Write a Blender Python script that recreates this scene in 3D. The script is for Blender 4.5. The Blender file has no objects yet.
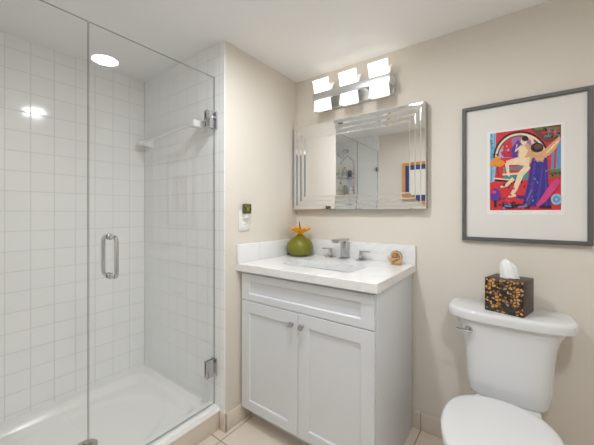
import bpy, bmesh, math, random
from mathutils import Vector, Matrix
random.seed(7)
S = bpy.context.scene
COL = S.collection
PI = math.pi

# ------------------------------------------------------------------ camera, world, exposure
cd = bpy.data.cameras.new('camera')
cam = bpy.data.objects.new('camera', cd); COL.objects.link(cam)
cd.sensor_fit = 'HORIZONTAL'; cd.sensor_width = 36.0
cd.lens = 36.0 * 297.12 / 594
cd.shift_x = 0.0; cd.shift_y = -9.694 / 594
cd.clip_start = 0.02; cd.clip_end = 50
cam.location = (1.276, -1.722, 1.191)
cam.rotation_euler = (math.radians(90), 0, math.radians(36.443))
S.camera = cam

w = bpy.data.worlds.new('world'); S.world = w; w.use_nodes = True
bg = w.node_tree.nodes['Background']
bg.inputs[0].default_value = (0.95, 0.97, 1.0, 1); bg.inputs[1].default_value = 0.12

S.view_settings.view_transform = 'Standard'; S.view_settings.look = 'None'
S.view_settings.gamma = 1.0; S.view_settings.use_curve_mapping = False
S.view_settings.exposure = 1.10
S.cycles.use_denoising = True
S.cycles.max_bounces = 16; S.cycles.diffuse_bounces = 12; S.cycles.glossy_bounces = 8
S.cycles.transparent_max_bounces = 24; S.cycles.transmission_bounces = 8
S.cycles.sample_clamp_indirect = 6.0

DOWNLIGHT = 125.0      # emission of the recessed ceiling lamp and of the added fill lamp
VANITY = 0.95          # emission of the three lit glass shades

# ------------------------------------------------------------------ materials
def nodes(m):
    m.use_nodes = True
    nt = m.node_tree
    return nt, nt.nodes, nt.links

def princ(name, col, rough=0.5, metal=0.0, noise=0.03, scale=8.0, bump=0.0, bscale=60.0, coat=0.0, spec=0.5, emis=None, estr=0.0):
    m = bpy.data.materials.new(name); nt, N, L = nodes(m)
    b = N['Principled BSDF']
    b.inputs['Roughness'].default_value = rough; b.inputs['Metallic'].default_value = metal
    b.inputs['Specular IOR Level'].default_value = spec
    b.inputs['Coat Weight'].default_value = coat; b.inputs['Coat Roughness'].default_value = 0.05
    tc = N.new('ShaderNodeTexCoord')
    nz = N.new('ShaderNodeTexNoise'); nz.inputs['Scale'].default_value = scale; nz.inputs['Detail'].default_value = 4
    L.new(tc.outputs['Object'], nz.inputs['Vector'])
    r = N.new('ShaderNodeMix'); r.data_type = 'RGBA'
    r.inputs['A'].default_value = tuple(c * (1 - noise) for c in col) + (1,)
    r.inputs['B'].default_value = tuple(min(1, c * (1 + noise)) for c in col) + (1,)
    L.new(nz.outputs['Fac'], r.inputs['Factor']); L.new(r.outputs['Result'], b.inputs['Base Color'])
    if bump:
        n2 = N.new('ShaderNodeTexNoise'); n2.inputs['Scale'].default_value = bscale; n2.inputs['Detail'].default_value = 3
        L.new(tc.outputs['Object'], n2.inputs['Vector'])
        bp = N.new('ShaderNodeBump'); bp.inputs['Strength'].default_value = bump; bp.inputs['Distance'].default_value = 0.002
        L.new(n2.outputs['Fac'], bp.inputs['Height']); L.new(bp.outputs['Normal'], b.inputs['Normal'])
    if emis:
        b.inputs['Emission Color'].default_value = tuple(emis) + (1,); b.inputs['Emission Strength'].default_value = estr
    return m

def mth(N, L, op, a, b=None, c=None):
    n = N.new('ShaderNodeMath'); n.operation = op
    for i, v in enumerate((a, b, c)):
        if v is None: continue
        if isinstance(v, (int, float)): n.inputs[i].default_value = v
        else: L.new(v, n.inputs[i])
    return n.outputs[0]

def tile_mat(name, col, grout, axes, pitch, off, half, rough=0.12, gr=0.7, wob=0.0, bumpd=0.0015, var=0.01, mottle=0.0):
    """square tiles laid on two world axes; pitch and offset per axis, half = half of the joint"""
    m = bpy.data.materials.new(name); nt, N, L = nodes(m); b = N['Principled BSDF']
    g = N.new('ShaderNodeNewGeometry'); sp = N.new('ShaderNodeSeparateXYZ'); L.new(g.outputs['Position'], sp.inputs[0])
    ds, cells = [], []
    for a, p, o in zip(axes, pitch, off):
        t = mth(N, L, 'DIVIDE', mth(N, L, 'SUBTRACT', sp.outputs[a], o), p)
        fr = mth(N, L, 'FRACT', t); cells.append(mth(N, L, 'FLOOR', t))
        d = mth(N, L, 'MULTIPLY', mth(N, L, 'MINIMUM', fr, mth(N, L, 'SUBTRACT', 1.0, fr)), p)
        ds.append(d)
    d = mth(N, L, 'MINIMUM', ds[0], ds[1])
    mr = N.new('ShaderNodeMapRange'); mr.interpolation_type = 'SMOOTHSTEP'
    mr.inputs['From Min'].default_value = half * 0.5; mr.inputs['From Max'].default_value = half * 1.5
    L.new(d, mr.inputs['Value'])
    cx = N.new('ShaderNodeCombineXYZ'); L.new(cells[0], cx.inputs[0]); L.new(cells[1], cx.inputs[1])
    wn = N.new('ShaderNodeTexWhiteNoise'); L.new(cx.outputs[0], wn.inputs['Vector'])
    mv = N.new('ShaderNodeMix'); mv.data_type = 'RGBA'
    mv.inputs['A'].default_value = tuple(c * (1 - var) for c in col) + (1,)
    mv.inputs['B'].default_value = tuple(min(1, c * (1 + var)) for c in col) + (1,)
    fac = wn.outputs['Value']
    if mottle:
        nz = N.new('ShaderNodeTexNoise'); nz.inputs['Scale'].default_value = 9; nz.inputs['Detail'].default_value = 6
        L.new(g.outputs['Position'], nz.inputs['Vector'])
        fac = mth(N, L, 'ADD', mth(N, L, 'MULTIPLY', fac, 1 - mottle), mth(N, L, 'MULTIPLY', nz.outputs['Fac'], mottle))
    L.new(fac, mv.inputs['Factor'])
    mx = N.new('ShaderNodeMix'); mx.data_type = 'RGBA'
    mx.inputs['A'].default_value = tuple(grout) + (1,)
    L.new(mv.outputs['Result'], mx.inputs['B']); L.new(mr.outputs['Result'], mx.inputs['Factor'])
    L.new(mx.outputs['Result'], b.inputs['Base Color'])
    ro = N.new('ShaderNodeMapRange'); ro.inputs['To Min'].default_value = gr; ro.inputs['To Max'].default_value = rough
    L.new(mr.outputs['Result'], ro.inputs['Value']); L.new(ro.outputs['Result'], b.inputs['Roughness'])
    h = mr.outputs['Result']
    if wob:
        nz = N.new('ShaderNodeTexNoise'); nz.inputs['Scale'].default_value = 14; nz.inputs['Detail'].default_value = 1
        L.new(g.outputs['Position'], nz.inputs['Vector'])
        h = mth(N, L, 'ADD', h, mth(N, L, 'MULTIPLY', nz.outputs['Fac'], wob))
    bp = N.new('ShaderNodeBump'); bp.inputs['Strength'].default_value = 0.6; bp.inputs['Distance'].default_value = bumpd
    L.new(h, bp.inputs['Height']); L.new(bp.outputs['Normal'], b.inputs['Normal'])
    return m

def glass_mat(name, tint):
    """clear sheet glass: straight-through light and a Schlick surface reflection on each face"""
    m = bpy.data.materials.new(name); nt, N, L = nodes(m)
    N.remove(N['Principled BSDF']); out = N['Material Output']
    tr = N.new('ShaderNodeBsdfTransparent'); tr.inputs['Color'].default_value = tuple(tint) + (1,)
    gl = N.new('ShaderNodeBsdfGlossy'); gl.inputs['Roughness'].default_value = 0.0
    lw = N.new('ShaderNodeLayerWeight'); lw.inputs['Blend'].default_value = 0.5
    p5 = mth(N, L, 'POWER', lw.outputs['Facing'], 5.0)
    f = mth(N, L, 'ADD', mth(N, L, 'MULTIPLY', p5, 0.96), 0.04)
    mx = N.new('ShaderNodeMixShader'); L.new(f, mx.inputs[0]); L.new(tr.outputs[0], mx.inputs[1]); L.new(gl.outputs[0], mx.inputs[2])
    L.new(mx.outputs[0], out.inputs['Surface'])
    return m

M = {}
M['wall'] = princ('warm_beige_wall_paint', (0.725, 0.68, 0.612), 0.75, noise=0.012, scale=3, bump=0.08, bscale=260, spec=0.25)
M['ceil'] = princ('white_ceiling_paint', (0.86, 0.868, 0.87), 0.85, noise=0.01, scale=3, bump=0.05, bscale=200, spec=0.2)
TC, GC = (0.86, 0.87, 0.875), (0.66, 0.67, 0.67)
M['tile_x'] = tile_mat('white_tile_far', TC, GC, ('Y', 'Z'), (0.1035, 0.1075), (-0.657, 0.125), 0.0016, wob=0.25, rough=0.1)
M['tile_y'] = tile_mat('white_tile_end', TC, GC, ('X', 'Z'), (0.1035, 0.1075), (-0.87, 0.125), 0.0016, wob=0.25, rough=0.1)
M['floor'] = tile_mat('beige_floor_tile', (0.74, 0.655, 0.565), (0.36, 0.275, 0.205), ('X', 'Y'), (0.41, 0.41), (0.034, -0.711), 0.0028, rough=0.3, mottle=0.5, var=0.06)
M['base_x'] = tile_mat('beige_baseboard_tile', (0.70, 0.625, 0.545), (0.34, 0.27, 0.21), ('X', 'Z'), (0.41, 0.6), (0.034, -0.2), 0.0022, rough=0.25, mottle=0.5, var=0.05)
M['base_y'] = tile_mat('beige_baseboard_tile_side', (0.70, 0.625, 0.545), (0.34, 0.27, 0.21), ('Y', 'Z'), (0.41, 0.6), (-1.121, -0.2), 0.0022, rough=0.25, mottle=0.5, var=0.05)
M['base_curb'] = tile_mat('beige_curb_tile', (0.70, 0.625, 0.545), (0.34, 0.27, 0.21), ('Y', 'Z'), (0.41, 0.6), (-1.06, -0.2), 0.0018, rough=0.25, mottle=0.5, var=0.05)
M['acrylic'] = princ('white_acrylic', (0.86, 0.86, 0.85), 0.22, noise=0.01, spec=0.5)
M['porcelain'] = princ('white_porcelain', (0.72, 0.73, 0.745), 0.08, noise=0.006, coat=0.4)
M['seat'] = princ('white_seat_plastic', (0.72, 0.725, 0.735), 0.22, noise=0.006)
M['cabinet'] = princ('white_cabinet_lacquer', (0.69, 0.715, 0.745), 0.35, noise=0.008, scale=4)
M['kick'] = princ('cabinet_kick_board', (0.62, 0.62, 0.62), 0.5)
M['chrome'] = princ('polished_chrome', (0.60, 0.61, 0.63), 0.06, metal=1.0, noise=0.02)
M['nickel'] = princ('brushed_nickel', (0.52, 0.52, 0.52), 0.16, metal=1.0, noise=0.05, scale=40)
M['steel'] = princ('satin_steel_bar', (0.68, 0.69, 0.71), 0.38, metal=1.0, noise=0.05, scale=40)
M['drain'] = princ('drain_metal', (0.50, 0.46, 0.38), 0.35, metal=1.0, noise=0.08, scale=30)
M['dark'] = princ('dark_void', (0.02, 0.02, 0.02), 0.6)
M['mirror'] = princ('silvered_mirror', (0.86, 0.87, 0.87), 0.0, metal=1.0, noise=0.0)
M['mirror_edge'] = princ('mirror_backing', (0.38, 0.38, 0.37), 0.25, metal=0.6)
M['glass'] = glass_mat('clear_shower_glass', (0.994, 0.997, 0.995))
M['glass_edge'] = princ('polished_glass_edge', (0.30, 0.33, 0.32), 0.1, noise=0.02, spec=0.8)
M['shade'] = princ('lit_opal_glass', (0.9, 0.9, 0.88), 0.3, emis=(1.0, 0.95, 0.88), estr=VANITY)
M['opal'] = princ('frosted_opal_glass', (0.82, 0.82, 0.80), 0.35, noise=0.01)
M['lens'] = princ('lit_lamp_lens', (0.9, 0.9, 0.9), 0.4, emis=(0.955, 0.98, 1.0), estr=DOWNLIGHT)
M['trim_white'] = princ('white_metal_trim', (0.85, 0.85, 0.85), 0.35)
M['plate'] = princ('white_switch_plastic', (0.80, 0.79, 0.76), 0.3)
M['frame'] = princ('grey_wood_frame', (0.105, 0.105, 0.103), 0.45, noise=0.12, scale=30, bump=0.1)
M['mat'] = princ('off_white_mat_board', (0.74, 0.72, 0.69), 0.8, noise=0.01)
M['paper'] = princ('white_print_paper', (0.80, 0.79, 0.77), 0.8, noise=0.01)
M['ink'] = princ('pencil_ink', (0.40, 0.39, 0.38), 0.8)
M['gourd'] = princ('olive_green_glass', (0.165, 0.165, 0.008), 0.4, noise=0.25, scale=14, bump=0.3, bscale=45, coat=0.0)
M['petal'] = princ('orange_petal', (1.0, 0.40, 0.015), 0.5, noise=0.2, scale=25, emis=None)
M['wick'] = princ('dark_red_stem', (0.12, 0.025, 0.03), 0.5)
M['tissue'] = princ('white_tissue_paper', (0.86, 0.87, 0.86), 0.9, noise=0.02, bump=0.3, bscale=60)
M['box_side'] = princ('dark_brown_shell', (0.062, 0.040, 0.024), 0.4, noise=0.4, scale=45, coat=0.0, spec=0.25)
M['gold'] = princ('gold_bead', (0.70, 0.47, 0.24), 0.28, metal=0.6, noise=0.2, scale=60)
M['amber'] = princ('amber_glass', (0.55, 0.20, 0.02), 0.15, noise=0.3, scale=30, coat=0.5)
M['silver'] = princ('pale_silver_shell', (0.48, 0.45, 0.36), 0.25, metal=0.6, noise=0.25, scale=50)
M['green_glass'] = princ('dark_green_art_glass', (0.06, 0.065, 0.008), 0.12, noise=0.9, scale=45, coat=0.6)
M['amber_spot'] = princ('yellow_green_glass', (0.22, 0.21, 0.02), 0.15, noise=0.3, scale=60)
M['rod'] = princ('white_ceramic', (0.84, 0.84, 0.83), 0.15)
M['orange_wood'] = princ('orange_oak_frame', (0.60, 0.26, 0.06), 0.4, noise=0.15, scale=20)
M['navy'] = princ('navy_blue_print', (0.025, 0.05, 0.19), 0.5, noise=0.3, scale=6)
M['label'] = princ('pale_label', (0.72, 0.70, 0.62), 0.5)
M['door'] = princ('white_door_paint', (0.78, 0.78, 0.77), 0.4)

def quartz():
    m = bpy.data.materials.new('white_veined_quartz'); nt, N, L = nodes(m); b = N['Principled BSDF']
    tc = N.new('ShaderNodeTexCoord')
    nz = N.new('ShaderNodeTexNoise'); nz.inputs['Scale'].default_value = 2.4; nz.inputs['Detail'].default_value = 8
    nz.inputs['Distortion'].default_value = 1.6
    L.new(tc.outputs['Object'], nz.inputs['Vector'])
    v = mth(N, L, 'ABSOLUTE', mth(N, L, 'SUBTRACT', nz.outputs['Fac'], 0.5))
    mr = N.new('ShaderNodeMapRange'); mr.interpolation_type = 'SMOOTHSTEP'
    mr.inputs['From Max'].default_value = 0.035; L.new(v, mr.inputs['Value'])
    mx = N.new('ShaderNodeMix'); mx.data_type = 'RGBA'
    mx.inputs['A'].default_value = (0.76, 0.765, 0.77, 1); mx.inputs['B'].default_value = (0.81, 0.815, 0.82, 1)
    L.new(mr.outputs['Result'], mx.inputs['Factor']); L.new(mx.outputs['Result'], b.inputs['Base Color'])
    b.inputs['Roughness'].default_value = 0.18
    return m
M['quartz'] = quartz()

def mosaic():
    m = bpy.data.materials.new('amber_shell_mosaic'); nt, N, L = nodes(m); b = N['Principled BSDF']
    tc = N.new('ShaderNodeTexCoord')
    mp = N.new('ShaderNodeMapping'); mp.inputs['Scale'].default_value = (82, 82, 82)
    L.new(tc.outputs['Object'], mp.inputs['Vector'])
    v = N.new('ShaderNodeTexVoronoi'); v.feature = 'F1'; v.inputs['Randomness'].default_value = 0.85
    v.inputs['Scale'].default_value = 1.0; L.new(mp.outputs[0], v.inputs['Vector'])
    e = N.new('ShaderNodeTexVoronoi'); e.feature = 'DISTANCE_TO_EDGE'; e.inputs['Randomness'].default_value = 0.85
    e.inputs['Scale'].default_value = 1.0; L.new(mp.outputs[0], e.inputs['Vector'])
    sep = N.new('ShaderNodeSeparateColor'); L.new(v.outputs['Color'], sep.inputs[0])
    cr = N.new('ShaderNodeValToRGB'); L.new(sep.outputs[0], cr.inputs[0])
    el = cr.color_ramp.elements; cr.color_ramp.interpolation = 'CONSTANT'
    el[0].position = 0; el[0].color = (0.03, 0.018, 0.01, 1)
    el[1].position = 0.36; el[1].color = (0.36, 0.15, 0.035, 1)
    for p, c in ((0.55, (0.55, 0.27, 0.06, 1)), (0.72, (0.12, 0.06, 0.02, 1)), (0.83, (0.50, 0.30, 0.11, 1)), (0.93, (0.30, 0.22, 0.14, 1))):
        k = el.new(p); k.color = c
    mr = N.new('ShaderNodeMapRange'); mr.inputs['From Min'].default_value = 0.05; mr.inputs['From Max'].default_value = 0.16
    L.new(e.outputs['Distance'], mr.inputs['Value'])
    mx = N.new('ShaderNodeMix'); mx.data_type = 'RGBA'; mx.inputs['A'].default_value = (0.018, 0.012, 0.008, 1)
    L.new(cr.outputs[0], mx.inputs['B']); L.new(mr.outputs['Result'], mx.inputs['Factor'])
    L.new(mx.outputs['Result'], b.inputs['Base Color']); b.inputs['Roughness'].default_value = 0.2
    b.inputs['Coat Weight'].default_value = 0.4
    bp = N.new('ShaderNodeBump'); bp.inputs['Distance'].default_value = 0.001; bp.inputs['Strength'].default_value = 0.5
    L.new(mr.outputs['Result'], bp.inputs['Height']); L.new(bp.outputs['Normal'], b.inputs['Normal'])
    return m
M['mosaic'] = mosaic()

# ------------------------------------------------------------------ mesh helpers (world coordinates)
def nbm(): return bmesh.new()

def merge(dst, src, mi=None, mx=None):
    if mx is not None: bmesh.ops.transform(src, matrix=mx, verts=src.verts)
    mp = {v: dst.verts.new(v.co) for v in src.verts}
    for f in src.faces:
        try:
            nf = dst.faces.new([mp[v] for v in f.verts]); nf.material_index = f.material_index if mi is None else mi
        except ValueError: pass
    src.free()

def box(bm, x0, x1, y0, y1, z0, z1, bev=0.0, seg=2, mi=None, mx=None):
    t = bmesh.new(); bmesh.ops.create_cube(t, size=1.0)
    sx, sy, sz = x1 - x0, y1 - y0, z1 - z0
    for v in t.verts:
        v.co = Vector(((v.co.x + .5) * sx + x0, (v.co.y + .5) * sy + y0, (v.co.z + .5) * sz + z0))
    if bev > 0:
        bmesh.ops.bevel(t, geom=list(t.edges), offset=bev, segments=seg, profile=0.5, affect='EDGES')
    merge(bm, t, mi, mx)

def loft(bm, rings, cap0=True, cap1=True, mi=0, closed=True):
    vs = [[bm.verts.new(p) for p in r] for r in rings]
    n = len(vs[0])
    for a, b in zip(vs[:-1], vs[1:]):
        for i in range(n if closed else n - 1):
            j = (i + 1) % n
            f = bm.faces.new((a[i], a[j], b[j], b[i])); f.material_index = mi
    if cap0: f = bm.faces.new(list(reversed(vs[0]))); f.material_index = mi
    if cap1: f = bm.faces.new(vs[-1]); f.material_index = mi

def circ(c, r, n, u=Vector((1, 0, 0)), v=Vector((0, 1, 0))):
    c = Vector(c)
    return [c + u * (r * math.cos(2 * PI * i / n)) + v * (r * math.sin(2 * PI * i / n)) for i in range(n)]

def basis(d):
    d = Vector(d).normalized()
    a = Vector((0, 0, 1)) if abs(d.z) < 0.9 else Vector((1, 0, 0))
    u = a.cross(d).normalized(); return u, d.cross(u)

def tube(bm, pts, r, n=12, mi=0, caps=True):
    pts = [Vector(p) for p in pts]; rs = r if isinstance(r, (list, tuple)) else [r] * len(pts)
    rings = []; u = v = None
    for i, p in enumerate(pts):
        d = (pts[min(i + 1, len(pts) - 1)] - pts[max(i - 1, 0)]).normalized()
        if u is None: u, v = basis(d)
        else:
            u = (u - d * u.dot(d)).normalized(); v = d.cross(u)
        rings.append(circ(p, rs[i], n, u, v))
    loft(bm, rings, caps, caps, mi)

def lathe(bm, prof, c, n=32, axis=(0, 0, 1), mi=0, cap0=True, cap1=True):
    u, v = basis(axis); ax = Vector(axis).normalized(); c = Vector(c)
    loft(bm, [circ(c + ax * h, max(r, 1e-4), n, u, v) for r, h in prof], cap0, cap1, mi)

def rrect(x0, x1, y0, y1, r, n=6):
    out = []
    for cx, cy, a0 in ((x1 - r, y1 - r, 0), (x0 + r, y1 - r, 90), (x0 + r, y0 + r, 180), (x1 - r, y0 + r, 270)):
        for i in range(n + 1):
            a = math.radians(a0 + 90 * i / n); out.append((cx + r * math.cos(a), cy + r * math.sin(a)))
    return out

ORG = {}
def empty(name, loc):
    o = bpy.data.objects.new(name, None); COL.objects.link(o); o.location = loc
    o.empty_display_size = 0.05; ORG[o.name] = Vector(loc); return o

def obj(name, bm, mats, parent=None, org=None, smooth=35):
    bmesh.ops.remove_doubles(bm, verts=bm.verts, dist=1e-6)
    bmesh.ops.recalc_face_normals(bm, faces=bm.faces)
    o0 = ORG[parent.name] if parent else Vector(org or (0, 0, 0))
    for v in bm.verts: v.co -= o0
    lim = math.radians(smooth)
    for e in bm.edges:
        if len(e.link_faces) == 2: e.smooth = e.calc_face_angle(0) < lim
    for f in bm.faces: f.smooth = smooth > 0
    me = bpy.data.meshes.new(name); bm.to_mesh(me); bm.free()
    o = bpy.data.objects.new(name, me); COL.objects.link(o)
    for m in (mats if isinstance(mats, (list, tuple)) else [mats]): me.materials.append(M[m] if isinstance(m, str) else m)
    if parent: o.parent = parent
    else: o.location = o0
    ORG[o.name] = o0
    return o

def tag(o, label=None, cat=None, group=None, kind=None):
    if label: o['label'] = label
    if cat: o['category'] = cat
    if group: o['group'] = group
    if kind: o['kind'] = kind
    return o

def struct(name, bm, mats, smooth=0):
    o = obj(name, bm, mats, smooth=smooth); o['kind'] = 'structure'; return o

# ------------------------------------------------------------------ room shell
H = 2.13
XS, YE, YF, XR = -0.87, -0.657, -1.86, 1.85   # shower far wall, shower end wall, front wall, right wall
DX0, DX1, DH = 0.93, 1.76, 2.03               # doorway in the front wall, behind the camera

b = nbm(); box(b, XS - .1, XR + .1, YF - .1, .1, -.08, 0); struct('floor', b, 'floor')
b = nbm(); box(b, XS - .1, XR + .1, YF - .1, .1, H, H + .08); struct('ceiling', b, 'ceil')
b = nbm(); box(b, -.12, XR + .1, 0, .1, 0, H); struct('wall_back', b, 'wall')
b = nbm(); box(b, -.12, 0, -.650, 0, 0, H, bev=.003); struct('wall_left', b, 'wall', smooth=35)
b = nbm(); box(b, XS, -.0015, YE, -.650, .095, H, bev=.001); struct('wall_shower_end', b, 'tile_y')
b = nbm(); box(b, XS - .1, XS, YF, YE + .1, 0, H); struct('wall_shower_far', b, 'tile_x')
b = nbm(); box(b, XS, -.075, YF, -1.85, 0, H); struct('wall_shower_near', b, 'tile_y')
b = nbm(); box(b, XR, XR + .1, YF, 0, 0, H); struct('wall_right', b, 'wall')
b = nbm()
box(b, -.075, DX0, YF - .1, YF, 0, H); box(b, DX1, XR + .1, YF - .1, YF, 0, H); box(b, DX0, DX1, YF - .1, YF, DH, H)
struct('wall_front', b, 'wall')
# door casing round the doorway behind the camera
b = nbm()
box(b, DX0 - .06, DX0, YF - .002, YF + .012, 0, DH + .06, .003); box(b, DX1, DX1 + .06, YF - .002, YF + .012, 0, DH + .06, .003)
box(b, DX0, DX1, YF - .002, YF + .012, DH, DH + .06, .003)
struct('trim_1', b, 'door', smooth=35)
# tile baseboards
b = nbm(); box(b, .0, XR, -.011, 0, 0, .095, .002); struct('baseboard_back', b, 'base_x', 35)
b = nbm()
box(b, 0, .010, -.660, -.012, 0, .095, .002); box(b, -.036, 0.010, -.662, -.650, 0, .095, .002)
struct('baseboard_left', b, 'base_y', 35)
b = nbm(); box(b, XR - .011, XR, YF, -.012, 0, .095, .002); struct('baseboard_right', b, 'base_y', 35)
# tiled face of the shower threshold
b = nbm(); box(b, -.110, -.040, YF, YE - .001, 0, .100, .002); struct('trim_2', b, 'base_curb', 35)

# ------------------------------------------------------------------ shower pan
XG = -0.081
pan = empty('shower_pan', (-.47, -1.25, 0))
tag(pan, 'white acrylic shower pan with raised rim and round drain on the shower floor', 'shower pan')
b = nbm()
px0, px1, py0, py1 = XS, -.036, -1.85, YE
xin1 = -.135
nx, ny = 56, 80
def pan_h(x, y):
    # distance to the inner dish (rounded rectangle)
    cx, cy = (XS + .055 + xin1) / 2, (py0 + py1) / 2
    hx, hy, rr = (xin1 - XS - .055) / 2, (py1 - py0) / 2 - .055, .09
    qx, qy = abs(x - cx) - hx + rr, abs(y - cy) - hy + rr
    d = math.hypot(max(qx, 0), max(qy, 0)) + min(max(qx, qy), 0) - rr
    t = min(max((d + .05) / .05, 0), 1); t = t * t * (3 - 2 * t)
    e = math.hypot((x + .46) / .30, (y + 1.25) / .50)
    dish = min(max((1.02 - e) / .10, 0), 1); dish = dish * dish * (3 - 2 * dish)
    dr = math.hypot(x + .425, y + 1.165)
    low = .060 - .010 * dish - .008 * max(0, 1 - dr / .45)
    rim = .100
    if x > -.125: rim = .122 if x < -.042 else .112
    elif x > xin1: rim = .100 + .022 * (x - xin1) / (.010)
    return low * (1 - t) + rim * t
xsl = sorted(set([px0 + (xin1 - .06 - px0) * i / nx for i in range(nx + 1)] + [xin1 - .06 + .06 * i / 14 for i in range(15)] + [-.130, -.125, -.045, -.042, -.0385, px1]))
ysl = [py0 + (py1 - py0) * i / ny for i in range(ny + 1)]
g = [[b.verts.new((x, y, pan_h(x, y) - (.006 if x == px1 else 0))) for y in ysl] for x in xsl]
for i in range(len(xsl) - 1):
    for j in range(ny): b.faces.new((g[i][j], g[i + 1][j], g[i + 1][j + 1], g[i][j + 1]))
# skirt and underside
def skirt(loop, dz):
    lo = [b.verts.new((v.co.x, v.co.y, dz)) for v in loop]
    for i in range(len(loop) - 1): b.faces.new((loop[i], loop[i + 1], lo[i + 1], lo[i]))
skirt([g[i][0] for i in range(len(xsl))], .03)
skirt([g[i][-1] for i in range(len(xsl))], .03)
skirt([g[0][j] for j in range(ny + 1)], .03)
skirt([g[-1][j] for j in range(ny + 1)], .1005)
obj('basin', b, 'acrylic', pan, smooth=40)
dc = Vector((-.425, -1.165, pan_h(-.425, -1.165)))
b = nbm(); lathe(b, [(.051, -.004), (.051, .002), (.047, .005), (.030, .005), (.028, .002), (.012, .002), (.011, -.003)], dc, 40, cap1=False)
dr = obj('drain', b, 'drain', pan)
b = nbm(); lathe(b, [(.0125, -.0005), (.0125, .0022)], dc + Vector((0, 0, .0)), 20)
for k in range(8):
    a = 2 * PI * k / 8; box(b, -.003, .003, .015, .026, .0018, .0026, mx=Matrix.Translation(dc) @ Matrix.Rotation(a, 4, 'Z'))
obj('drain_hole', b, 'dark', dr)

# ------------------------------------------------------------------ shower door, fixed panel
YJ = -1.270
GT = 1.945
def sheet(y0, y1, z0, z1):
    b = nbm(); box(b, XG - .004, XG + .004, y0, y1, z0, z1)
    for f in b.faces: f.material_index = 0 if abs(f.calc_center_median().x - XG) > .003 else 1
    return b
door = empty('shower_door', (XG, YE - .01, .125))
tag(door, 'hinged clear frameless glass shower door with chrome pull handle and hinges', 'shower door')
obj('glass_panel', sheet(YJ + .003, YE - .006, .132, GT), ['glass', 'glass_edge'], door, smooth=0)
for z in (1.705, .335):
    b = nbm()
    for s in (-1, 1): box(b, XG + s * .008 - .0035, XG + s * .008 + .0035, -.722, -.668, z - .047, z + .047, .002)
    h = obj('hinge', b, 'chrome', door)
    b = nbm(); box(b, XG - .024, XG + .024, -.667, -.6575, z - .047, z + .047, .002)
    box(b, XG - .008, XG + .008, -.672, -.660, z - .025, z + .025, .002)
    obj('wall_plate', b, 'chrome', h)
def pull(s):
    b = nbm(); yh, z0, z1, rr = -1.192, .930, 1.092, .022
    xo = XG + s * .064
    pts = [(XG + s * .004, yh, z0)]
    def arc(cx, cz, a0, a1):
        return [(cx + s * rr * math.cos(math.radians(a0 + (a1 - a0) * i / 6)), yh, cz + rr * math.sin(math.radians(a0 + (a1 - a0) * i / 6))) for i in range(7)]
    pts += arc(xo - s * rr, z0 + rr, -90, 0) + arc(xo - s * rr, z1 - rr, 0, 90) + [(XG + s * .004, yh, z1)]
    tube(b, pts, .008, 14)
    for z in (z0, z1): lathe(b, [(.013, .004), (.013, .009), (.009, .011)], (XG, yh, z), 20, axis=(s, 0, 0))
    return b
for s in (1, -1): obj('handle', pull(s), 'chrome', door)
fix = empty('shower_glass_panel', (XG, -1.56, .12))
tag(fix, 'fixed clear glass panel beside the shower door, at the photo left edge', 'glass panel')
obj('glass_panel', sheet(-1.848, YJ - .001, .121, GT), ['glass', 'glass_edge'], fix, smooth=0)
for z in (1.72, .36):
    b = nbm()
    for s in (-1, 1): box(b, XG + s * .008 - .0035, XG + s * .008 + .0035, -1.848, -1.80, z - .025, z + .025, .002)
    obj('wall_clamp', b, 'chrome', fix)

# ------------------------------------------------------------------ towel bar on the shower end wall
tb = empty('towel_bar', (-.45, YE, 1.675))
tag(tb, 'white ceramic towel bar on the tiled shower end wall behind the glass', 'towel bar')
b = nbm(); tube(b, [(-.785, -.722, 1.670), (-.175, -.722, 1.690)], .008, 14); obj('bar', b, 'rod', tb)
for x, z in ((-.785, 1.670), (-.175, 1.690)):
    b = nbm()
    loft(b, [[(x + px, y, z + pz) for px, pz in rrect(-a, a, -a, a, a * .35, 4)] for y, a in ((-.6575, .034), (-.664, .034), (-.676, .024), (-.70, .019), (-.735, .021), (-.742, .015))])
    obj('bracket', b, 'rod', tb)

# ------------------------------------------------------------------ shower fittings on the near end wall (seen in the mirror)
sh = empty('overhead_shower', (-.50, -1.85, 1.99))
tag(sh, 'chrome shower head on a bent arm, reflected in the mirror', 'shower head')
b = nbm(); tube(b, [(-.50, -1.849, 1.99), (-.50, -1.80, 2.0), (-.50, -1.75, 1.985), (-.50, -1.715, 1.95)], .010, 12); obj('arm', b, 'chrome', sh)
b = nbm(); lathe(b, [(.030, 0), (.030, .004), (.012, .012)], (-.50, -1.849, 1.99), 24, axis=(0, 1, 0)); obj('flange', b, 'chrome', sh)
b = nbm(); lathe(b, [(.012, 0), (.016, .02), (.045, .045), (.048, .058), (.040, .060)], (-.50, -1.72, 1.955), 28, axis=(0, .72, -.69)); obj('head', b, 'nickel', sh)
va = empty('shower_valve', (-.42, -1.85, 1.15))
tag(va, 'chrome shower valve with lever on the tiled wall below the caddy', 'valve')
b = nbm(); lathe(b, [(.075, .001), (.075, .006), (.030, .012), (.026, .045)], (-.42, -1.85, 1.15), 32, axis=(0, 1, 0)); obj('valve_plate', b, 'chrome', va)
b = nbm(); tube(b, [(-.42, -1.80, 1.15), (-.42, -1.795, 1.07)], [.011, .007], 12); obj('lever', b, 'chrome', va)
cad = empty('shower_caddy', (-.49, -1.84, 1.42))
tag(cad, 'chrome wire shower caddy with two baskets under the shower head', 'caddy')
b = nbm()
for x in (-.585, -.395): tube(b, [(x, -1.840, 1.40), (x, -1.840, 1.85), (-.49, -1.842, 1.93)], .0035, 8)
obj('hanger', b, 'nickel', cad)
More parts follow.
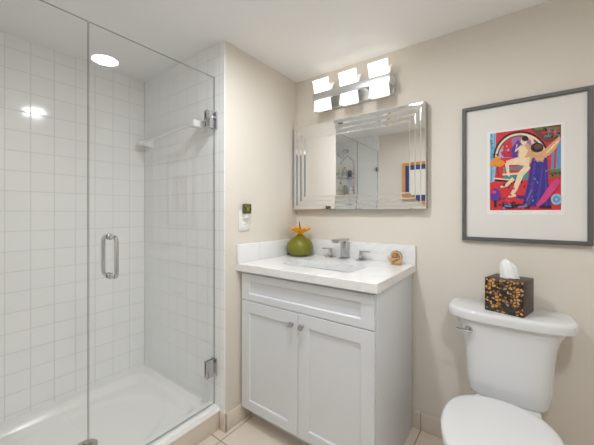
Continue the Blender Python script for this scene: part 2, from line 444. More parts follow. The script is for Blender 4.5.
for z in (1.42, 1.64):
    b = nbm()
    for zz in (z, z + .055):
        tube(b, [(-.60, -1.838, zz), (-.60, -1.735, zz), (-.38, -1.735, zz), (-.38, -1.838, zz), (-.60, -1.838, zz)], .003, 8)
    for k in range(9): tube(b, [(-.59 + .025 * k, -1.838, z), (-.59 + .025 * k, -1.735, z)], .002, 6)
    obj('basket', b, 'nickel', cad)
BOT = [(-.565, 1.64, .17, .024, (.70, .66, .50), 'tall cream bottle on the upper caddy basket', 'pump'),
       (-.495, 1.64, .13, .026, (.62, .63, .60), 'short grey-white bottle on the upper caddy basket', 'cap'),
       (-.425, 1.64, .10, .024, (.05, .05, .045), 'small black bottle on the upper caddy basket', 'cap'),
       (-.560, 1.42, .16, .026, (.55, .50, .34), 'tall tan bottle on the lower caddy basket', 'cap'),
       (-.490, 1.42, .14, .025, (.16, .17, .12), 'dark olive bottle in the middle of the lower caddy basket', 'cap'),
       (-.420, 1.42, .11, .026, (.80, .80, .76), 'short white bottle on the lower caddy basket', 'cap')]
for i, (x, z, h, r, c, lab, kind) in enumerate(BOT):
    e = empty('shampoo_bottle', (x, -1.785, z + .0035)); tag(e, lab, 'bottle', 'bottles in the shower caddy')
    z0 = z + .0035
    mb = princ('bottle_plastic_%d' % i, c, 0.3)
    b = nbm(); lathe(b, [(r * .9, 0), (r, .006), (r, h * .74), (r * .8, h * .82), (r * .35, h * .87), (r * .33, h * .9)], (x, -1.785, z0), 20); obj('body', b, mb, e)
    b = nbm(); lathe(b, [(r * .42, h * .89), (r * .42, h), (r * .36, h * 1.01)], (x, -1.785, z0), 16); obj('cap', b, 'dark' if i in (1, 3) else 'rod', e)

# ------------------------------------------------------------------ vanity cabinet
cab = empty('vanity_cabinet', (.42, -.30, 0))
tag(cab, 'white shaker vanity cabinet with two doors standing under the countertop', 'cabinet')
CX0, CX1, CF = .006, .812, -.536
b = nbm()
box(b, CX0, CX0 + .018, CF, -.022, .085, .866, .001); box(b, CX1 - .018, CX1, CF, -.022, .0, .866, .001)
box(b, CX0 + .018, CX1 - .018, CF + .012, -.040, .085, .10); box(b, CX0 + .018, CX1 - .018, -.052, -.040, .085, .866)
box(b, CX0 + .006, CX0 + .018, -.46, -.022, .0, .085)
box(b, CX0 + .018, CX0 + .05, CF, CF + .02, .085, .866); box(b, CX1 - .05, CX1 - .018, CF, CF + .02, .085, .866)
box(b, CX0 + .05, CX1 - .05, CF, CF + .02, .846, .866); box(b, CX0 + .05, CX1 - .05, CF, CF + .02, .69, .715); box(b, CX0 + .05, CX1 - .05, CF, CF + .02, .085, .115)
obj('body', b, 'cabinet', cab, smooth=30)
b = nbm(); box(b, CX0 + .018, CX1 - .018, -.47, -.455, 0, .085); obj('kick_board', b, 'kick', cab)
def shaker(x0, x1, z0, z1, st, rt, rb, y0=CF - .001, th=.0185, rec=.008):
    b = nbm(); yf = y0 - th
    def ring(a, y): return [b.verts.new((a[0], y, a[2])), b.verts.new((a[1], y, a[2])), b.verts.new((a[1], y, a[3])), b.verts.new((a[0], y, a[3]))]
    o = (x0, x1, z0, z1); c = .0016
    R = [ring(o, y0), ring(o, yf + c), ring((x0 + c, x1 - c, z0 + c, z1 - c), yf), ring((x0 + st, x1 - st, z0 + rb, z1 - rt), yf),
         ring((x0 + st + .004, x1 - st - .004, z0 + rb + .005, z1 - rt - .005), yf + rec)]
    for p, q in zip(R[:-1], R[1:]):
        for i in range(4): b.faces.new((p[i], p[(i + 1) % 4], q[(i + 1) % 4], q[i]))
    b.faces.new(R[0]); b.faces.new(R[-1])
    return b
obj('drawer_front', shaker(.024, .808, .7055, .851, .060, .038, .036), 'cabinet', cab, smooth=0)
def knob(parent, x, z):
    b = nbm(); lathe(b, [(.008, 0), (.0055, .004), (.0055, .012), (.0135, .017), (.0155, .022), (.0135, .027), (.006, .0295)], (x, CF - .0195, z), 24, axis=(0, -1, 0))
    obj('knob', b, 'nickel', parent)
d1 = obj('door', shaker(.024, .4175, .096, .7015, .060, .062, .052), 'cabinet', cab, smooth=0); knob(d1, .389, .644)
d2 = obj('door', shaker(.4205, .808, .096, .7015, .060, .062, .052), 'cabinet', cab, smooth=0); knob(d2, .449, .644)

# ------------------------------------------------------------------ countertop with cut-out, splashes
ZC = .906
ZT = ZC + .0005      # things standing on the top
top = empty('countertop', (.414, -.29, .866))
tag(top, 'white veined quartz vanity countertop with back splash and side splash', 'countertop')
SX0, SX1, SY0, SY1, SR = .218, .645, -.440, -.240, .035
TX0, TX1, TY0, TY1 = .0015, .828, -.576, -.0015
def radial(cx, cy, a, x0, x1, y0, y1, r):
    # radius to a rounded rectangle along angle a, by bisection
    lo, hi = 0.0, 2.0
    hx, hy, mx_, my_ = (x1 - x0) / 2, (y1 - y0) / 2, (x0 + x1) / 2, (y0 + y1) / 2
    for _ in range(40):
        t = (lo + hi) / 2; x, y = cx + t * math.cos(a) - mx_, cy + t * math.sin(a) - my_
        qx, qy = abs(x) - hx + r, abs(y) - hy + r
        d = math.hypot(max(qx, 0), max(qy, 0)) + min(max(qx, qy), 0) - r
        if d < 0: lo = t
        else: hi = t
    return cx + lo * math.cos(a), cy + lo * math.sin(a)
scx, scy = (SX0 + SX1) / 2, (SY0 + SY1) / 2
angs = [2 * PI * i / 96 for i in range(96)] + [math.atan2(y - scy, x - scx) % (2 * PI) for x in (TX0, TX1) for y in (TY0, TY1)]
angs = sorted(set(round(a, 6) for a in angs))
inner = [radial(scx, scy, a, SX0, SX1, SY0, SY1, SR) for a in angs]
outer = [radial(scx, scy, a, TX0, TX1, TY0, TY1, 1e-6) for a in angs]
b = nbm(); ch = .002
def shrink(p, q): return [(max(TX0 + q, min(TX1 - q, x)), max(TY0 + q, min(TY1 - q, y))) for x, y in p]
rings = [[(x, y, .866) for x, y in inner], [(x, y, ZC) for x, y in inner], [(x, y, ZC) for x, y in shrink(outer, ch)],
         [(x, y, ZC - ch) for x, y in outer], [(x, y, .866) for x, y in outer]]
rings.append(rings[0])
loft(b, rings, False, False)
obj('slab', b, 'quartz', top, smooth=30)
b = nbm(); box(b, .0215, .828, -.0215, -.0015, ZC, 1.011, .0015); obj('back_splash', b, 'quartz', top, smooth=30)
b = nbm(); box(b, .0015, .0213, -.576, -.0015, ZC, 1.011, .0015); obj('side_splash', b, 'quartz', top, smooth=30)

# undermount sink
sink = empty('sink_basin', (scx, scy, .75))
tag(sink, 'white rectangular undermount sink basin set into the countertop', 'sink')
b = nbm()
rr = []
for off, z in ((.012, .8655), (-.006, .8655), (-.006, .858), (-.002, .85)): pass
def rr_at(ins, z, r): return [(x, y, z) for x, y in rrect(SX0 - .004 + ins, SX1 + .004 - ins, SY0 - .004 + ins, SY1 + .004 - ins, r, 7)]
rr = [rr_at(-.016, .853, .045), rr_at(-.016, .8655, .045), rr_at(0, .8655, .038), rr_at(.004, .84, .038), rr_at(.010, .775, .04), rr_at(.022, .755, .04), rr_at(.05, .748, .035),
      rr_at(.075, .746, .015)]
loft(b, rr, False, True)
lo = [rr_at(-.016, .853, .045), rr_at(-.006, .84, .045), rr_at(0.0, .77, .045), rr_at(.02, .742, .045)]
loft(b, lo, False, True)
obj('basin', b, 'porcelain', sink)
b = nbm(); lathe(b, [(.022, .0), (.022, .002), (.016, .003), (.015, .001)], (scx, scy, .7462), 28); obj('drain', b, 'chrome', sink)

# faucet
fa = empty('faucet', (.41, -.07, ZT))
tag(fa, 'square chrome widespread faucet with two lever handles behind the sink', 'faucet')
FY = -.060
b = nbm()
box(b, .388, .442, FY - .028, FY + .028, ZT, ZT + .007, .002)
box(b, .395, .435, FY - .017, FY + .017, ZT + .007, ZT + .116, .003)
box(b, .391, .439, FY - .125, FY + .020, ZT + .112, ZT + .126, .003)
box(b, .397, .433, FY - .120, FY - .098, ZT + .105, ZT + .113, .002)
obj('spout', b, 'nickel', fa)
for x, s in ((.316, -1), (.526, 1)):
    b = nbm()
    box(b, x - .026, x + .026, FY - .026, FY + .026, ZT, ZT + .007, .002)
    box(b, x - .009, x + .009, FY - .009, FY + .009, ZT + .007, ZT + .052, .002)
    box(b, min(x - s * .012, x + s * .058), max(x - s * .012, x + s * .058), FY - .008, FY + .008, ZT + .050, ZT + .057, .002)
    obj('handle', b, 'nickel', fa)

# ------------------------------------------------------------------ gourd ornament with orange petals
vs = empty('gourd_vase', (.118, -.120, ZT))
tag(vs, 'round olive green gourd vase topped by an orange flower, on the countertop corner', 'vase')
gc = (.118, -.120, ZT)
b = nbm(); lathe(b, [(r * 1.04, h * 1.10) for r, h in [(.030, 0), (.052, .003), (.072, .018), (.083, .040), (.084, .058), (.076, .080), (.058, .100), (.036, .115), (.020, .124), (.014, .130)]], gc, 48)
obj('body', b, 'gourd', vs, smooth=60)
b = nbm()
n, m_ = 72, 9
rings = []
for k in range(m_ + 1):
    t = k / m_; ring = []
    for i in range(n):
        a = 2 * PI * i / n
        lob = .5 + .5 * math.cos(5 * a + .6)
        r = .012 + t * (.050 + .018 * lob)
        z = .140 + .044 * t ** 0.85 * (.88 + .18 * lob) + .005 * t * math.sin(10 * a + 1.0)
        ring.append((gc[0] + r * math.cos(a), gc[1] + r * math.sin(a), gc[2] + z))
    rings.append(ring)
back = [[(gc[0] + (x - gc[0]) * .97, gc[1] + (y - gc[1]) * .97, z + .0025) for x, y, z in r] for r in rings]
loft(b, rings + back[::-1] + [rings[0]], False, False)
obj('flower', b, 'petal', vs, smooth=60)
b = nbm(); tube(b, [(gc[0], gc[1], ZT + .135), (gc[0] + .001, gc[1], ZT + .17), (gc[0] - .003, gc[1], ZT + .205), (gc[0] - .005, gc[1] + .001, ZT + .228)], [.013, .006, .004, .002], 10); obj('stem', b, 'wick', vs)

# ------------------------------------------------------------------ beaded shell ornament
orn = empty('shell_ornament', (.742, -.075, ZT))
tag(orn, 'small gold and amber spiral shell ornament at the right end of the countertop', 'ornament')
oc = Vector((.742, -.078, ZT + .043))
b = nbm()
# coiled whorl in a vertical plane facing the room
pts, rs = [], []
for i in range(90):
    t = i / 89; a = math.radians(200 + 640 * t)
    R = .030 * (1 - .82 * t); pts.append(oc + Vector((R * math.cos(a) * .95, -.010 * t, R * math.sin(a)))); rs.append(.0125 * (1 - .72 * t))
tube(b, pts, rs, 12); lathe(b, [(.004, -.012), (.03, -.008), (.034, 0), (.026, .01)], oc + Vector((0, .004, 0)), 28, axis=(0, -1, 0))
obj('shell', b, 'silver', orn, smooth=70)
b = nbm()
for i in range(46):
    t = i / 45; a = math.radians(180 + 420 * t); R = .040 * (1 - .55 * t)
    c = oc + Vector((R * math.cos(a), -.012 - .006 * t, R * math.sin(a)))
    s = bmesh.new(); bmesh.ops.create_icosphere(s, subdivisions=2, radius=.0038); bmesh.ops.translate(s, verts=s.verts, vec=c); merge(b, s)
for i in range(34):
    x = random.uniform(-.03, .045); z = random.uniform(-.040, -.004) * (1 if x < .03 else .8)
    if math.hypot(x * .85, z) > .042: continue
    s = bmesh.new(); bmesh.ops.create_icosphere(s, subdivisions=2, radius=.005); bmesh.ops.translate(s, verts=s.verts, vec=oc + Vector((x, -.015, z))); merge(b, s)
tube(b, [oc + Vector((-.026, 0, -.0385)), oc + Vector((.03, 0, -.0385))], .0045, 8)
obj('beads', b, 'gold', orn, smooth=70)
b = nbm(); s = bmesh.new(); bmesh.ops.create_icosphere(s, subdivisions=3, radius=.010)
for v in s.verts: v.co.z *= 1.45
bmesh.ops.translate(s, verts=s.verts, vec=oc + Vector((.002, -.020, .008))); merge(b, s)
obj('amber_stone', b, 'amber', orn, smooth=70)

# ------------------------------------------------------------------ mirror with stepped bevelled border
mi = empty('wall_mirror', (.4525, 0, 1.5))
tag(mi, 'wide rectangular mirror with stepped mirrored border strips on the back wall', 'mirror')
mx0, mx1, mz0, mz1 = .014, .891, 1.214, 1.783
b = nbm(); box(b, mx0 + .0005, mx1 - .0005, -.024, -.001, mz0 + .0005, mz1 - .0005, .001); obj('backing', b, 'mirror_edge', mi, smooth=0)
def mrect(ins, y): return [(mx0 + ins, y, mz0 + ins), (mx1 - ins, y, mz0 + ins), (mx1 - ins, y, mz1 - ins), (mx0 + ins, y, mz1 - ins)]
b = nbm()
loft(b, [mrect(i, y) for i, y in [(0.0, -.0242), (0.0, -.0495)]], False, False, mi=1)
loft(b, [mrect(i, y) for i, y in [(0.0, -.0495), (.003, -.0520), (.023, -.0521), (.031, -.0466), (.053, -.0469), (.061, -.0414), (.083, -.0419), (.091, -.0364)]], False, False)
obj('border', b, ['mirror', 'mirror_edge'], mi, smooth=0)
b = nbm(); loft(b, [mrect(.091, -.0245), mrect(.091, -.0364)], False, True); obj('mirror_glass', b, 'mirror', mi, smooth=0)

# ------------------------------------------------------------------ vanity light
vl = empty('vanity_light', (.48, 0, 1.93))
tag(vl, 'chrome three-shade vanity light bar lit above the mirror', 'wall light')
b = nbm(); box(b, .215, .712, -.024, -.001, 1.872, 1.995, .008, 3); obj('back_plate', b, 'steel', vl)
b = nbm()
box(b, .222, .724, -.128, -.118, 1.906, 1.952, .002)
for x in (.222, .716): box(b, x, x + .008, -.120, -.020, 1.906, 1.952, .002)
for x in (.378, .565): box(b, x, x + .014, -.119, -.020, 1.920, 1.939, .002)
obj('front_bar', b, 'steel', vl)
for xc in (.283, .468, .655):
    def panel(front):
        b = nbm(); rings = []
        for k in range(15):
            t = k / 14; z = 1.846 + .186 * t; q = t - .42; fl = max(0, q) ** 1.6
            y = -.112 - .050 * fl - .010 * max(0, -q) if front else -.094 + .105 * fl + .030 * max(0, -q)
            wv = (.0525 + .010 * abs(q) ** 1.3) * (1 if front else .97)
            rings.append([(xc - wv, y, z), (xc + wv, y, z), (xc + wv, y + .006, z), (xc - wv, y + .006, z)])
        loft(b, rings); return b
    ls = obj('lamp_shade', panel(True), 'shade', vl, smooth=30)
    obj('back_panel', panel(False), 'opal', ls, smooth=30)

# ------------------------------------------------------------------ recessed ceiling lamp, and a second one added out of view for fill
for lx, ly, lab in ((.592, -.955, 'round recessed ceiling downlight reflected in the shower door and the wall mirror'), (1.50, -1.45, 'round recessed ceiling fill light added above the toilet side of the room, out of view')):
    dl = empty('ceiling_downlight', (lx, ly, H)); tag(dl, lab, 'ceiling light', 'recessed ceiling downlights')
    b = nbm(); lathe(b, [(.086, -.0005), (.086, -.004), (.072, -.010), (.066, -.006), (.066, -.0005)], (lx, ly, H), 48, cap0=False, cap1=False); obj('trim_ring', b, 'trim_white', dl)
    b = nbm(); lathe(b, [(.0655, -.002), (.0655, -.005), (.045, -.007)], (lx, ly, H), 48); obj('lens', b, 'lens', dl)

# ------------------------------------------------------------------ wall outlet plate and night light
op = empty('outlet_plate', (0, -0.5150, 1.145))
tag(op, 'white outlet wall plate on the narrow left wall above the side splash', 'outlet')
b = nbm(); box(b, .0005, .0065, -0.5570, -0.4720, 1.088, 1.204, .002); obj('plate', b, 'plate', op)
for z in (1.122, 1.170):
    b = nbm(); box(b, .006, .0085, -0.5320, -0.4980, z - .016, z + .016, .002)
    rc = obj('receptacle', b, 'trim_white', op)
    b = nbm()
    for y in (-0.5215, -0.5085): box(b, .008, .0088, y - .0014, y + .0014, z - .003, z + .007)
    obj('slot', b, 'dark', rc)
nl = empty('night_light', (.01, -0.5120, 1.19))
tag(nl, 'small square dark green art glass night light plugged above the outlet plate', 'night light')
b = nbm(); box(b, .0085, .028, -0.5320, -0.4980, 1.160, 1.190, .003); obj('plug_body', b, 'trim_white', nl)
b = nbm(); box(b, .016, .034, -0.5420, -0.4860, 1.186, 1.243, .003); gp = obj('glass_tile', b, 'green_glass', nl)
b = nbm(); box(b, .0338, .0352, -0.5250, -0.5030, 1.200, 1.224, .0006); box(b, .0338, .0350, -0.5360, -0.5270, 1.222, 1.237, .0005); obj('glass_inlay', b, 'amber_spot', gp)

# ------------------------------------------------------------------ framed print
fp = empty('framed_print', (1.296, 0, 1.38))
tag(fp, 'grey framed colourful figure print with wide white mat above the toilet', 'picture')
fx0, fx1, fz0, fz1, fw = 1.056, 1.531, 1.054, 1.715, .018
b = nbm()
def frect(i, y): return [(fx0 + i, y, fz0 + i), (fx1 - i, y, fz0 + i), (fx1 - i, y, fz1 - i), (fx0 + i, y, fz1 - i)]
loft(b, [frect(fw, -.004), frect(fw, -.021), frect(fw - .003, -.024), frect(.002, -.024), frect(0, -.022), frect(0, -.0015), frect(fw, -.0015), frect(fw, -.004)], False, False)
obj('frame', b, 'frame', fp, smooth=0)
ax0, ax1, az0, az1 = 1.173, 1.431, 1.203, 1.573
b = nbm(); box(b, fx0 + fw, fx1 - fw, -.012, -.003, fz0 + fw, fz1 - fw); obj('mat_board', b, 'mat', fp, smooth=0)
b = nbm(); box(b, ax0 - .011, ax1 + .011, -.0126, -.0121, az0 - .020, az1 + .010)
pr = obj('print_sheet', b, 'paper', fp, smooth=0)
for x0_, x1_ in ((1.20, 1.235), (1.26, 1.30), (1.385, 1.420)):
    b = nbm(); n_ = int((x1_ - x0_) / .003)
    tube(b, [(x0_ + .003 * i, -.0128, az0 - .011 + .0016 * math.sin(i * 1.9) + random.uniform(-.0006, .0006)) for i in range(n_)], .0005, 5)
    obj('pencil_note', b, 'ink', pr, smooth=0)
# the picture itself: flat colour shapes, one mesh, each shape a sliver in front of the last
ART = [('red', (.62, .03, .04)), ('blue', (.10, .28, .50)), ('navy', (.035, .03, .24)), ('violet', (.11, .035, .30)), ('cream', (.80, .62, .42)),
       ('skin', (.66, .36, .18)), ('black', (.02, .015, .03)), ('orange', (.75, .28, .03)), ('teal', (.05, .25, .26)), ('pink', (.60, .05, .22)),
       ('mauve', (.38, .16, .36)), ('sky', (.30, .50, .66)), ('brown', (.16, .05, .035)), ('green', (.12, .22, .06)), ('lilac', (.55, .42, .58))]
AM = {}
amats = []
for i, (nme, c) in enumerate(ART):
    AM[nme] = i; amats.append(princ('print_' + nme, c, 0.7, noise=0.22, scale=70))
b = nbm(); lay = [0]
def uv(x, y):
    u = (x - 50) / 308.0; t = 82 - 30 * u
    return ax0 + (ax1 - ax0) * u, az0 + (az1 - az0) * (418 - y) / (418 - t)
def shape(col, pts):
    lay[0] += 1; y = -.0127 - .00002 * lay[0]
    P = []
    for px, py in pts:
        x, z = uv(px, py); P.append((min(max(x, ax0), ax1), y, min(max(z, az0), az1)))
    f = b.faces.new([b.verts.new(p) for p in P]); f.material_index = AM[col]
def blob(col, cx, cy, rx, ry, n=18, a0=0, a1=360, rot=0):
    r = math.radians(rot)
    pts = []
    for i in range(n):
        a = math.radians(a0 + (a1 - a0) * i / (n - 1 if a1 - a0 < 360 else n)); x, y = rx * math.cos(a), ry * math.sin(a)
        pts.append((cx + x * math.cos(r) - y * math.sin(r), cy + x * math.sin(r) + y * math.cos(r)))
    shape(col, pts)
def stroke(col, pts, wd):
    L_, R_ = [], []
    for i, (x, y) in enumerate(pts):
        x0, y0 = pts[max(0, i - 1)]; x1, y1 = pts[min(len(pts) - 1, i + 1)]
        d = math.hypot(x1 - x0, y1 - y0) or 1; nx_, ny_ = -(y1 - y0) / d, (x1 - x0) / d
        ww = wd[i] if isinstance(wd, (list, tuple)) else wd
        L_.append((x + nx_ * ww / 2, y + ny_ * ww / 2)); R_.append((x - nx_ * ww / 2, y - ny_ * ww / 2))
    for i in range(len(pts) - 1): shape(col, [L_[i], L_[i + 1], R_[i + 1], R_[i]])
shape('red', [(50, 50), (358, 50), (358, 418), (50, 418)])
shape('sky', [(50, 82), (80, 79), (76, 190), (84, 290), (50, 296)]); stroke('blue', [(58, 82), (60, 190), (56, 290)], 7); stroke('blue', [(74, 82), (70, 180)], 4)
shape('brown', [(230, 60), (358, 50), (358, 110), (300, 130), (260, 90)]); stroke('green', [(250, 66), (352, 68)], 12); stroke('red', [(280, 84), (350, 84)], 10); stroke('teal', [(290, 100), (352, 98)], 8)
shape('blue', [(322, 130), (358, 120), (358, 240), (318, 245)]); stroke('red', [(338, 130), (334, 240)], 9); shape('green', [(310, 245), (358, 240), (358, 275), (312, 280)]); stroke('brown', [(312, 262), (358, 258)], 8)
# arched mirror
blob('black', 188, 190, 122, 116, 30, 180, 360); blob('cream', 188, 190, 113, 107, 30, 180, 360); blob('brown', 188, 190, 104, 98, 30, 180, 360); blob('mauve', 188, 190, 98, 92, 30, 180, 360)
shape('red', [(100, 180), (112, 130), (150, 105), (160, 190)]); shape('lilac', [(90, 200), (96, 160), (112, 140), (114, 240)]); shape('violet', [(150, 150), (180, 110), (196, 130), (178, 190), (150, 190)])
shape('red', [(84, 190), (290, 190), (300, 300), (70, 300)])
shape('teal', [(112, 232), (222, 226), (226, 284), (118, 292)]); stroke('red', [(120, 250), (215, 246)], 14); stroke('cream', [(110, 262), (190, 258)], 8); stroke('black', [(76, 286), (200, 296)], 9); stroke('cream', [(70, 278), (150, 286)], 6)
# seated figure
stroke('cream', [(222, 96), (240, 112), (250, 150)], [10, 13, 12]); shape('skin', [(186, 140), (222, 128), (262, 165), (250, 212), (196, 218), (178, 180)]); shape('cream', [(186, 150), (206, 134), (224, 160), (204, 196), (184, 190)])
stroke('cream', [(198, 140), (168, 160), (176, 132)], [14, 10, 7]); blob('cream', 206, 118, 14, 17); blob('black', 211, 108, 15, 11); stroke('violet', [(166, 140), (150, 186)], 14)
stroke('cream', [(230, 210), (176, 204), (128, 212)], [40, 32, 18]); stroke('cream', [(130, 212), (134, 246), (140, 270)], [18, 14, 9]); stroke('cream', [(226, 226), (192, 262), (166, 330), (146, 356)], [26, 27, 19, 11]); stroke('cream', [(170, 352), (136, 360)], [12, 7])
stroke('cream', [(160, 280), (124, 312), (100, 316)], [18, 12, 7])
# lamp
blob('orange', 84, 212, 36, 17); shape('orange', [(56, 206), (84, 178), (112, 206)]); stroke('brown', [(84, 178), (84, 170)], 8); stroke('brown', [(86, 226), (90, 270)], 7)
# standing figure from behind
stroke('skin', [(252, 178), (296, 170), (326, 140), (356, 108)], [22, 26, 20, 14]); stroke('skin', [(300, 180), (332, 150), (350, 120)], [20, 15, 10]); stroke('cream', [(300, 172), (348, 122)], 6); shape('skin', [(232, 172), (306, 172), (296, 216), (242, 216)])
blob('black', 262, 148, 27, 21); blob('brown', 266, 144, 17, 12)
shape('navy', [(240, 196), (250, 190), (262, 210), (286, 208), (294, 190), (304, 196), (306, 280), (320, 402), (200, 402), (222, 300), (232, 240)])
stroke('violet', [(252, 215), (244, 300), (222, 396)], [8, 12, 20]); stroke('violet', [(284, 225), (276, 300), (262, 396)], [5, 8, 12]); stroke('violet', [(296, 240), (300, 396)], [5, 9]); stroke('blue', [(240, 330), (216, 380)], 3); stroke('mauve', [(246, 200), (290, 212)], 3)
def dabs(cols, x0, x1, y0, y1, n, r):
    for _ in range(n):
        blob(random.choice(cols), random.uniform(x0, x1), random.uniform(y0, y1), random.uniform(.5, 1.3) * r, random.uniform(.4, 1) * r, 7, rot=random.uniform(0, 180))
dabs(['green', 'red', 'teal', 'brown', 'black', 'mauve'], 285, 352, 62, 104, 34, 6)
dabs(['red', 'pink', 'brown', 'black'], 96, 222, 300, 395, 26, 6); dabs(['black', 'navy', 'violet', 'blue'], 104, 214, 386, 410, 22, 6); dabs(['brown', 'green', 'red', 'black'], 312, 356, 248, 276, 14, 5)
dabs(['navy', 'violet', 'blue'], 226, 304, 240, 398, 26, 5); dabs(['blue', 'sky', 'teal'], 52, 76, 96, 286, 16, 5); dabs(['pink', 'violet', 'lilac', 'red'], 104, 160, 130, 190, 14, 6)
# foreground
stroke('pink', [(352, 290), (318, 330), (286, 376), (262, 400)], [26, 30, 24, 12]); blob('sky', 340, 372, 22, 24); blob('blue', 340, 372, 14, 15); blob('sky', 340, 372, 6, 7)
blob('violet', 76, 352, 24, 30); stroke('black', [(76, 374), (76, 404)], 12); blob('pink', 70, 338, 12, 7); stroke('navy', [(176, 360), (214, 362)], 14)
stroke('black', [(108, 394), (140, 404), (186, 396), (232, 406)], [12, 16, 12, 14]); stroke('blue', [(120, 398), (150, 402)], 6); stroke('mauve', [(180, 404), (220, 400)], 7); stroke('black', [(270, 404), (320, 406)], 10)
o = obj('printed_image', b, amats, pr, smooth=0)

# ------------------------------------------------------------------ toilet
TXc = 1.243
to = empty('toilet', (TXc, -.38, 0))
tag(to, 'white two-piece toilet with closed seat lid against the back wall', 'toilet')
def plan(hw, yb, yf, e=2.6, n=44, hwb=None):
    """outline of a tank slice: flat at the back, bowed front, rounded ends"""
    pts = []
    cy = (yb + yf) / 2; hy = (yb - yf) / 2
    for i in range(n):
        a = 2 * PI * i / n; c, s = math.cos(a), math.sin(a)
        ee = e if s < 0 else 6.0
        x = hw * math.copysign(abs(c) ** (2 / ee), c); y = cy + hy * math.copysign(abs(s) ** (2 / ee), s)
        pts.append((TXc + x, y))
    return pts
b = nbm()
rings = []
for z, hw, yf in ((.386, .100, -.165), (.387, .125, -.190), (.394, .139, -.202), (.410, .146, -.207), (.46, .152, -.210), (.53, .156, -.212), (.60, .161, -.214), (.65, .168, -.216), (.685, .178, -.218), (.705, .189, -.220), (.7205, .199, -.221)):
    rings.append([(x, y, z) for x, y in plan(hw, -.018, yf, 4.5)])
loft(b, rings)
obj('tank', b, 'porcelain', to, smooth=50)
b = nbm(); rings = []
for z, d in ((.7215, .006), (.724, .001), (.730, 0), (.750, 0), (.758, .002), (.763, .008), (.7645, .018)):
    rings.append([(x, y, z) for x, y in plan(.229 - d, -.014 - d * .4, -.240 + d, 3.0)])
loft(b, rings)
obj('tank_lid', b, 'porcelain', to, smooth=50)
b = nbm(); lathe(b, [(.016, -.002), (.016, .006), (.013, .011), (.006, .013)], (1.106, -.2160, .676), 24, axis=(0, -1, 0))
tube(b, [(1.106, -.225, .676), (1.085, -.231, .677), (1.056, -.232, .679)], [.006, .005, .004], 10); obj('flush_lever', b, 'chrome', to)
def oval(hw, yb, yf, n=56, back=.62):
    """elongated bowl outline: blunt at the back, egg-shaped to the front"""
    pts = []; ym = yb - (yb - yf) * .44
    for i in range(n):
        a = 2 * PI * i / n; c, s = math.cos(a), math.sin(a)
        if s >= 0:
            x = hw * math.copysign(abs(c) ** (2 / 2.3), c); y = ym + (yb - ym) * abs(s) ** (2 / 2.3)
        else:
            x = hw * math.copysign(abs(c) ** (2 / 2.1), c); y = ym - (ym - yf) * abs(s) ** (2 / 2.0)
        pts.append((TXc + x, y))
    return [(x - .016, y) for x, y in pts]
b = nbm(); rings = []
for z, hw, yb, yf in ((0, .105, -.16, -.56), (.012, .108, -.158, -.565), (.03, .104, -.16, -.558), (.12, .092, -.17, -.53), (.20, .098, -.18, -.545), (.27, .125, -.19, -.60), (.33, .158, -.20, -.66), (.372, .172, -.205, -.69), (.385, .174, -.205, -.695), (.388, .168, -.208, -.69)):
    rings.append([(x, y, z) for x, y in oval(hw, yb, yf)])
loft(b, rings)
box(b, TXc - .115, TXc + .115, -.275, -.045, .30, .391, .012, 3)
obj('bowl', b, 'porcelain', to, smooth=50)
b = nbm(); rings = []
for z, d in ((.389, .004), (.392, 0), (.402, 0), (.406, .004)): rings.append([(x, y, z) for x, y in oval(.180 - d, -.252 - d, -.715 + d)])
loft(b, rings); obj('seat', b, 'seat', to, smooth=50)
b = nbm(); rings = []
for z, d in ((.4075, .004), (.410, 0), (.420, 0), (.426, .003), (.4295, .011), (.431, .03), (.4315, .08)): rings.append([(x, y, z) for x, y in oval(.182 - d, -.250 - d, -.718 + d)])
loft(b, rings); obj('seat_lid', b, 'seat', to, smooth=50)
for s in (-1, 1):
    b = nbm(); box(b, TXc + s * .075 - .012, TXc + s * .075 + .012, -.262, -.240, .391, .414, .003); obj('hinge', b, 'dark' if s < 0 else 'seat', to)

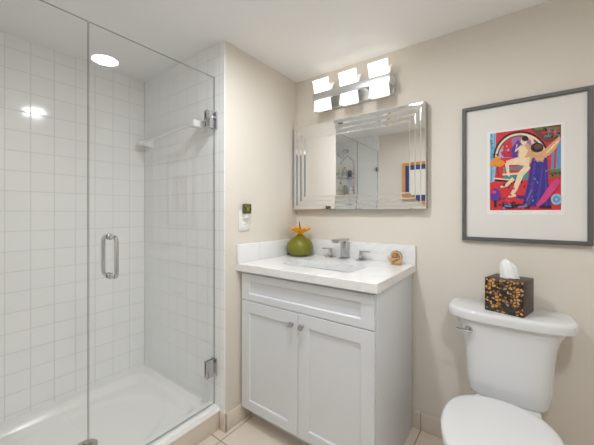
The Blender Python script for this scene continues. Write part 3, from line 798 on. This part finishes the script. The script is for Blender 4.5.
# ------------------------------------------------------------------ tissue box on the tank lid
ZL = .7647
tx = empty('tissue_box', (1.250, -.128, ZL))
tag(tx, 'square brown amber mosaic tissue box with tissue standing on the tank lid', 'tissue box')
R = Matrix.Translation((1.250, -.128, ZL)) @ Matrix.Rotation(math.radians(-15), 4, 'Z')
b = nbm(); t = bmesh.new()
hb, hh = .0705, .143
box(t, -hb, hb, -hb, hb, 0, hh, .0015)
t.normal_update()
for f in t.faces: f.material_index = 0 if f.normal.y < -.9 or f.normal.x < -.9 else 1
for v in t.verts: v.co = R @ v.co
merge(b, t); obj('cover', b, ['mosaic', 'box_side'], tx, smooth=30)
b = nbm(); t = bmesh.new(); lathe(t, [(.030, hh - .001), (.030, hh + .0012)], (0, 0, 0), 32)
for v in t.verts: v.co = R @ Vector((v.co.x * 1.2, v.co.y * .8, v.co.z))
merge(b, t); obj('opening', b, 'dark', tx)
b = nbm(); n = 40; rings = []
for k in range(11):
    t_ = k / 10; ring = []
    for i in range(n):
        a = 2 * PI * i / n
        fold = 1 + .24 * math.sin(3 * a + 1.2 + t_ * 1.5) * (.4 + .6 * t_) + .12 * math.sin(7 * a + 3 * t_)
        r = (.033 - .009 * t_) * (1 if t_ < .75 else math.sqrt(max(.03, 1 - ((t_ - .75) / .26) ** 2))) * (1 + (fold - 1) * .6)
        lean = -.006 * t_
        z = hh - .004 + .078 * t_ + .007 * t_ * math.cos(a + 2.6) + .003 * math.sin(5 * a) * t_
        ring.append(R @ Vector((r * 1.05 * math.cos(a) + lean, r * .75 * math.sin(a), z)))
    rings.append(ring)
loft(b, rings); obj('tissue', b, 'tissue', tx, smooth=60)

# ------------------------------------------------------------------ orange framed picture on the front wall (seen in the mirror)
of = empty('oak_framed_picture', (.40, YF, 1.53))
tag(of, 'orange wood framed navy picture, seen only in the mirror', 'picture')
qx0, qx1, qz0, qz1 = .215, .66, 1.29, 1.76
b = nbm()
def q(i, y): return [(qx0 + i, y, qz0 + i), (qx1 - i, y, qz0 + i), (qx1 - i, y, qz1 - i), (qx0 + i, y, qz1 - i)]
loft(b, [q(.032, YF + .004), q(.032, YF + .022), q(.002, YF + .026), q(0, YF + .024), q(0, YF + .001), q(.032, YF + .001), q(.032, YF + .004)], False, False)
obj('frame', b, 'orange_wood', of, smooth=0)
b = nbm(); box(b, qx0 + .032, qx1 - .032, YF + .003, YF + .010, qz0 + .032, qz1 - .032); im = obj('picture', b, 'navy', of, smooth=0)
b = nbm(); box(b, qx0 + .115, qx1 - .085, YF + .0095, YF + .0106, qz0 + .10, qz1 - .085); pp = obj('pale_panel', b, 'label', im, smooth=0)
